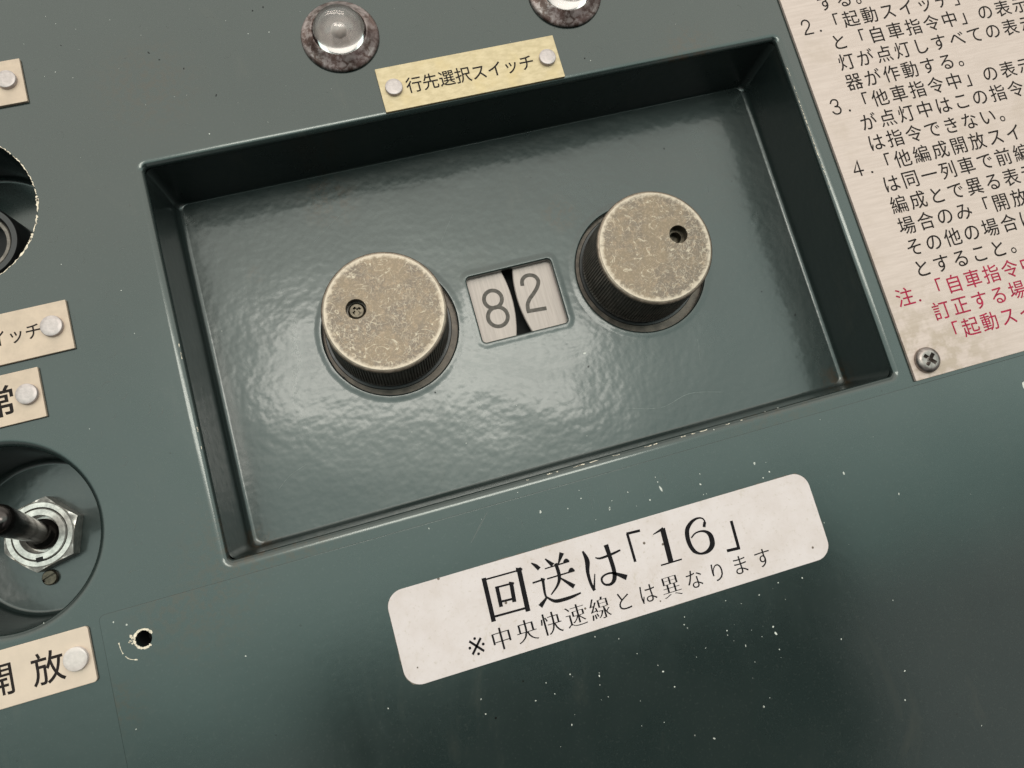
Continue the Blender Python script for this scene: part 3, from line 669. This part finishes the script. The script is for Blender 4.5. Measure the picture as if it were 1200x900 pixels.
for i, s in enumerate(STROKES):
    # three numbers per point: x, y, width; traced strokes of the brushed lettering
    pts = smooth_path([tuple(p) for p in s], 5) if len(s) > 2 else [tuple(p) for p in s]
    ribbon(bm, [(p[0], p[1]) for p in pts], [max(0.12, p[2] * 1.12) for p in pts], SZ + 0.02 + 0.003 * (i % 6))
obj('large_lettering', bm, M_INK, st, smooth=0, loc=(0, -89.7, SZ))
bm = bm_new()
for i, ch in enumerate('※中央快速線とは異なります'):
    kana = ch in 'とはなります'
    put(bm, ch, -42.4 + i * 7.05, -97.1, 9.6 if ch == '※' else 6.6 if not kana else 5.9, SZ + 0.02, sx=0.92, wx=-0.016 if ch == '※' else 0.007 if not kana else 0.002, wy=-0.016 if ch == '※' else -0.019 if not kana else -0.006)
obj('small_lettering', bm, M_INK, st, smooth=0, loc=(0, -89.7, SZ))

# ================================================================ indicator lamps
def lamp(c, label):
    t = thing('indicator_lamp', label, 'indicator lamp', (c[0], c[1], 0), 'dome indicator lamps above the recess')
    bm = bm_new()
    lathe(bm, c[0], c[1], [(11.6, 0.02), (11.75, 0.5), (11.5, 0.95), (10.9, 1.3), (9.2, 2.6), (8.5, 3.3), (8.15, 3.5), (7.95, 3.3), (7.9, 2.4)], 96)
    obj('bezel', bm, M_BEZEL, t, smooth=50, loc=(c[0], c[1], 0))
    bm = bm_new(); pr = []
    for k in range(17):
        a = math.pi / 2 * k / 16; pr.append((7.88 * math.cos(a) + 0.001, 2.6 + 6.6 * math.sin(a)))
    lathe(bm, c[0], c[1], pr, 96)
    bm.faces.new(bm.verts[:96]) if bm.verts.ensure_lookup_table() is None else None
    obj('lens', bm, M_LENS, t, smooth=60, loc=(c[0], c[1], 0))
    bm = bm_new(); lathe(bm, c[0], c[1], [(7.85, 2.4), (6.0, 1.2), (3.0, 0.8), (0.01, 0.7)], 64)
    obj('reflector', bm, M_REFL, t, smooth=60, loc=(c[0], c[1], 0))
    bm = bm_new(); lathe(bm, c[0], c[1], [(1.7, 0.9), (1.9, 2.0), (1.8, 3.0), (1.2, 3.9), (0.01, 4.2)], 32)
    obj('bulb', bm, M_RIVETW, t, smooth=60, loc=(c[0], c[1], 0))
lamp((-35.8, 85.9), 'unlit grey dome indicator lamp in a tarnished ring, left above the brass nameplate')
lamp((36.2, 86.3), 'unlit dome indicator lamp cut by the top edge, right above the brass nameplate')

# ================================================================ toggle switch in its well
NZ = -24.9
t = thing('toggle_switch', 'toggle switch with a nickel hexagon nut standing in the round well at the left', 'toggle switch', (-154.3, -35.4, NZ))
C2 = (-154.3, -35.4)
bm = bm_new()
def hexa(R_, rot=math.radians(14)):
    P = []
    for k in range(6):
        a_, b_ = [(C2[0] + R_ * math.cos(rot + math.pi / 3 * q), C2[1] + R_ * math.sin(rot + math.pi / 3 * q)) for q in (k, k + 1)]
        P += [(a_[0] + (b_[0] - a_[0]) * q / 12, a_[1] + (b_[1] - a_[1]) * q / 12) for q in range(12)]
    return P
A = ring(bm, hexa(10.8), NZ + 0.05)
B = [bm.verts.new((x, y, NZ + 4.4 - 0.75 * (math.hypot(x - C2[0], y - C2[1]) - 10.1))) for x, y in hexa(10.8)]; bridge(bm, A, B)
D_ = ring(bm, [(C2[0] + 9.4 * math.cos(math.atan2(y - C2[1], x - C2[0])), C2[1] + 9.4 * math.sin(math.atan2(y - C2[1], x - C2[0]))) for x, y in hexa(10.8)], NZ + 4.6); bridge(bm, B, D_)
D2 = ring(bm, [(C2[0] + 9.0 * math.cos(math.atan2(y - C2[1], x - C2[0])), C2[1] + 9.0 * math.sin(math.atan2(y - C2[1], x - C2[0]))) for x, y in hexa(10.8)], NZ + 5.0); bridge(bm, D_, D2)
D3 = ring(bm, [(C2[0] + 7.7 * math.cos(math.atan2(y - C2[1], x - C2[0])), C2[1] + 7.7 * math.sin(math.atan2(y - C2[1], x - C2[0]))) for x, y in hexa(10.8)], NZ + 5.0); bridge(bm, D2, D3)
D4 = ring(bm, [(C2[0] + 7.6 * math.cos(math.atan2(y - C2[1], x - C2[0])), C2[1] + 7.6 * math.sin(math.atan2(y - C2[1], x - C2[0]))) for x, y in hexa(10.8)], NZ + 1.0); bridge(bm, D3, D4)
obj('hex_nut', bm, M_NUT, t, smooth=30, loc=(*C2, NZ))
bm = bm_new()
lathe(bm, *C2, [(7.35, NZ + 1), (7.35, NZ + 4.9), (7.1, NZ + 5.2), (5.5, NZ + 5.2), (5.3, NZ + 4.8), (5.1, NZ + 2.0), (0.01, NZ + 1.8)], 72)
obj('bushing', bm, M_NUT, t, smooth=30, loc=(*C2, NZ))
bm = bm_new()
bmesh.ops.create_cube(bm, size=1, matrix=Matrix.Translation((-155.3, -42.4, NZ + 4.75)) @ Matrix.Diagonal((1.9, 1.3, 1.0, 1)))
obj('key_notch', bm, M_BLACK, t, smooth=0, loc=(*C2, NZ))
bm = bm_new()
b0 = Vector((-153.9, -35.6, NZ + 3.6)); b1 = Vector((-151.9, -31.0, 6.0)); ax = (b1 - b0).normalized(); ux = ax.cross(Vector((0, 1, 0))).normalized(); uy = ax.cross(ux); Lh = (b1 - b0).length
prev = None
for (s_, r_) in [(-0.02, 4.3), (0.03, 4.45), (0.07, 4.2), (0.10, 3.3), (0.14, 3.0), (0.3, 3.2), (0.75, 3.9), (0.9, 4.05), (0.95, 3.8), (0.985, 2.8), (1.0, 1.2), (1.003, 0.02)]:
    cur = []
    for k in range(48):
        a = 2 * math.pi * k / 48; p = b0 + ax * (Lh * s_) + ux * (r_ * math.cos(a)) + uy * (r_ * math.sin(a)); cur.append(bm.verts.new(p))
    if prev: bridge(bm, prev, cur)
    prev = cur
obj('lever', bm, M_LEVER, t, smooth=50, loc=(*C2, NZ))
# the little slotted screw beside it
bm = bm_new()
x, y, z = -155.6, -47.9, NZ
a = math.radians(17)
def lim(q): return [(x + r_ * math.cos(a + b_), y + r_ * math.sin(a + b_)) for r_, b_ in q]
lathe(bm, x, y, [(2.2, z + 0.02), (2.2, z + 0.9), (1.9, z + 1.25)], 32)
up = lim([(1.9, math.radians(d)) for d in range(14, 167, 8)]); lo_ = lim([(1.9, math.radians(d)) for d in range(194, 347, 8)])
bm.faces.new(ring(bm, up, z + 1.25)); bm.faces.new(ring(bm, lo_, z + 1.25))
bm.faces.new(ring(bm, lim([(2.1, math.radians(d)) for d in range(0, 360, 12)]), z + 0.6))
sc1 = obj('screw', bm, M_SCREWDK, smooth=30, loc=(x, y, z)); tag(sc1, 'tiny dark slotted screw beside the hexagon nut, on the floor of the toggle well', 'screw')

# ================================================================ black push button / key barrel in the upper well
bm = bm_new()
kc = (-154.0, 52.6); kz = -26.0
t = thing('key_switch', 'round black key switch barrel sunk in the chipped well at the left edge', 'key switch', (*kc, kz))
lathe(bm, *kc, [(11.6, kz + 0.05), (11.6, kz + 10.5), (11.1, kz + 11.3), (9.6, kz + 11.3), (9.1, kz + 10.8), (8.9, kz + 4)], 72)
obj('barrel', bm, M_BLKPLASTIC, t, smooth=35, loc=(*kc, kz))
bm = bm_new(); lathe(bm, *kc, [(8.85, kz + 6.0), (8.85, kz + 9.8), (8.5, kz + 10.1), (7.6, kz + 10.0), (7.4, kz + 9.2), (7.4, kz + 3)], 72)
obj('collar', bm, M_KNURL, t, smooth=35, loc=(*kc, kz))
bm = bm_new(); lathe(bm, *kc, [(7.3, kz + 4.0), (1.0, kz + 4.2), (0.01, kz + 4.2)], 48)
obj('core', bm, M_BLACK, t, smooth=35, loc=(*kc, kz))
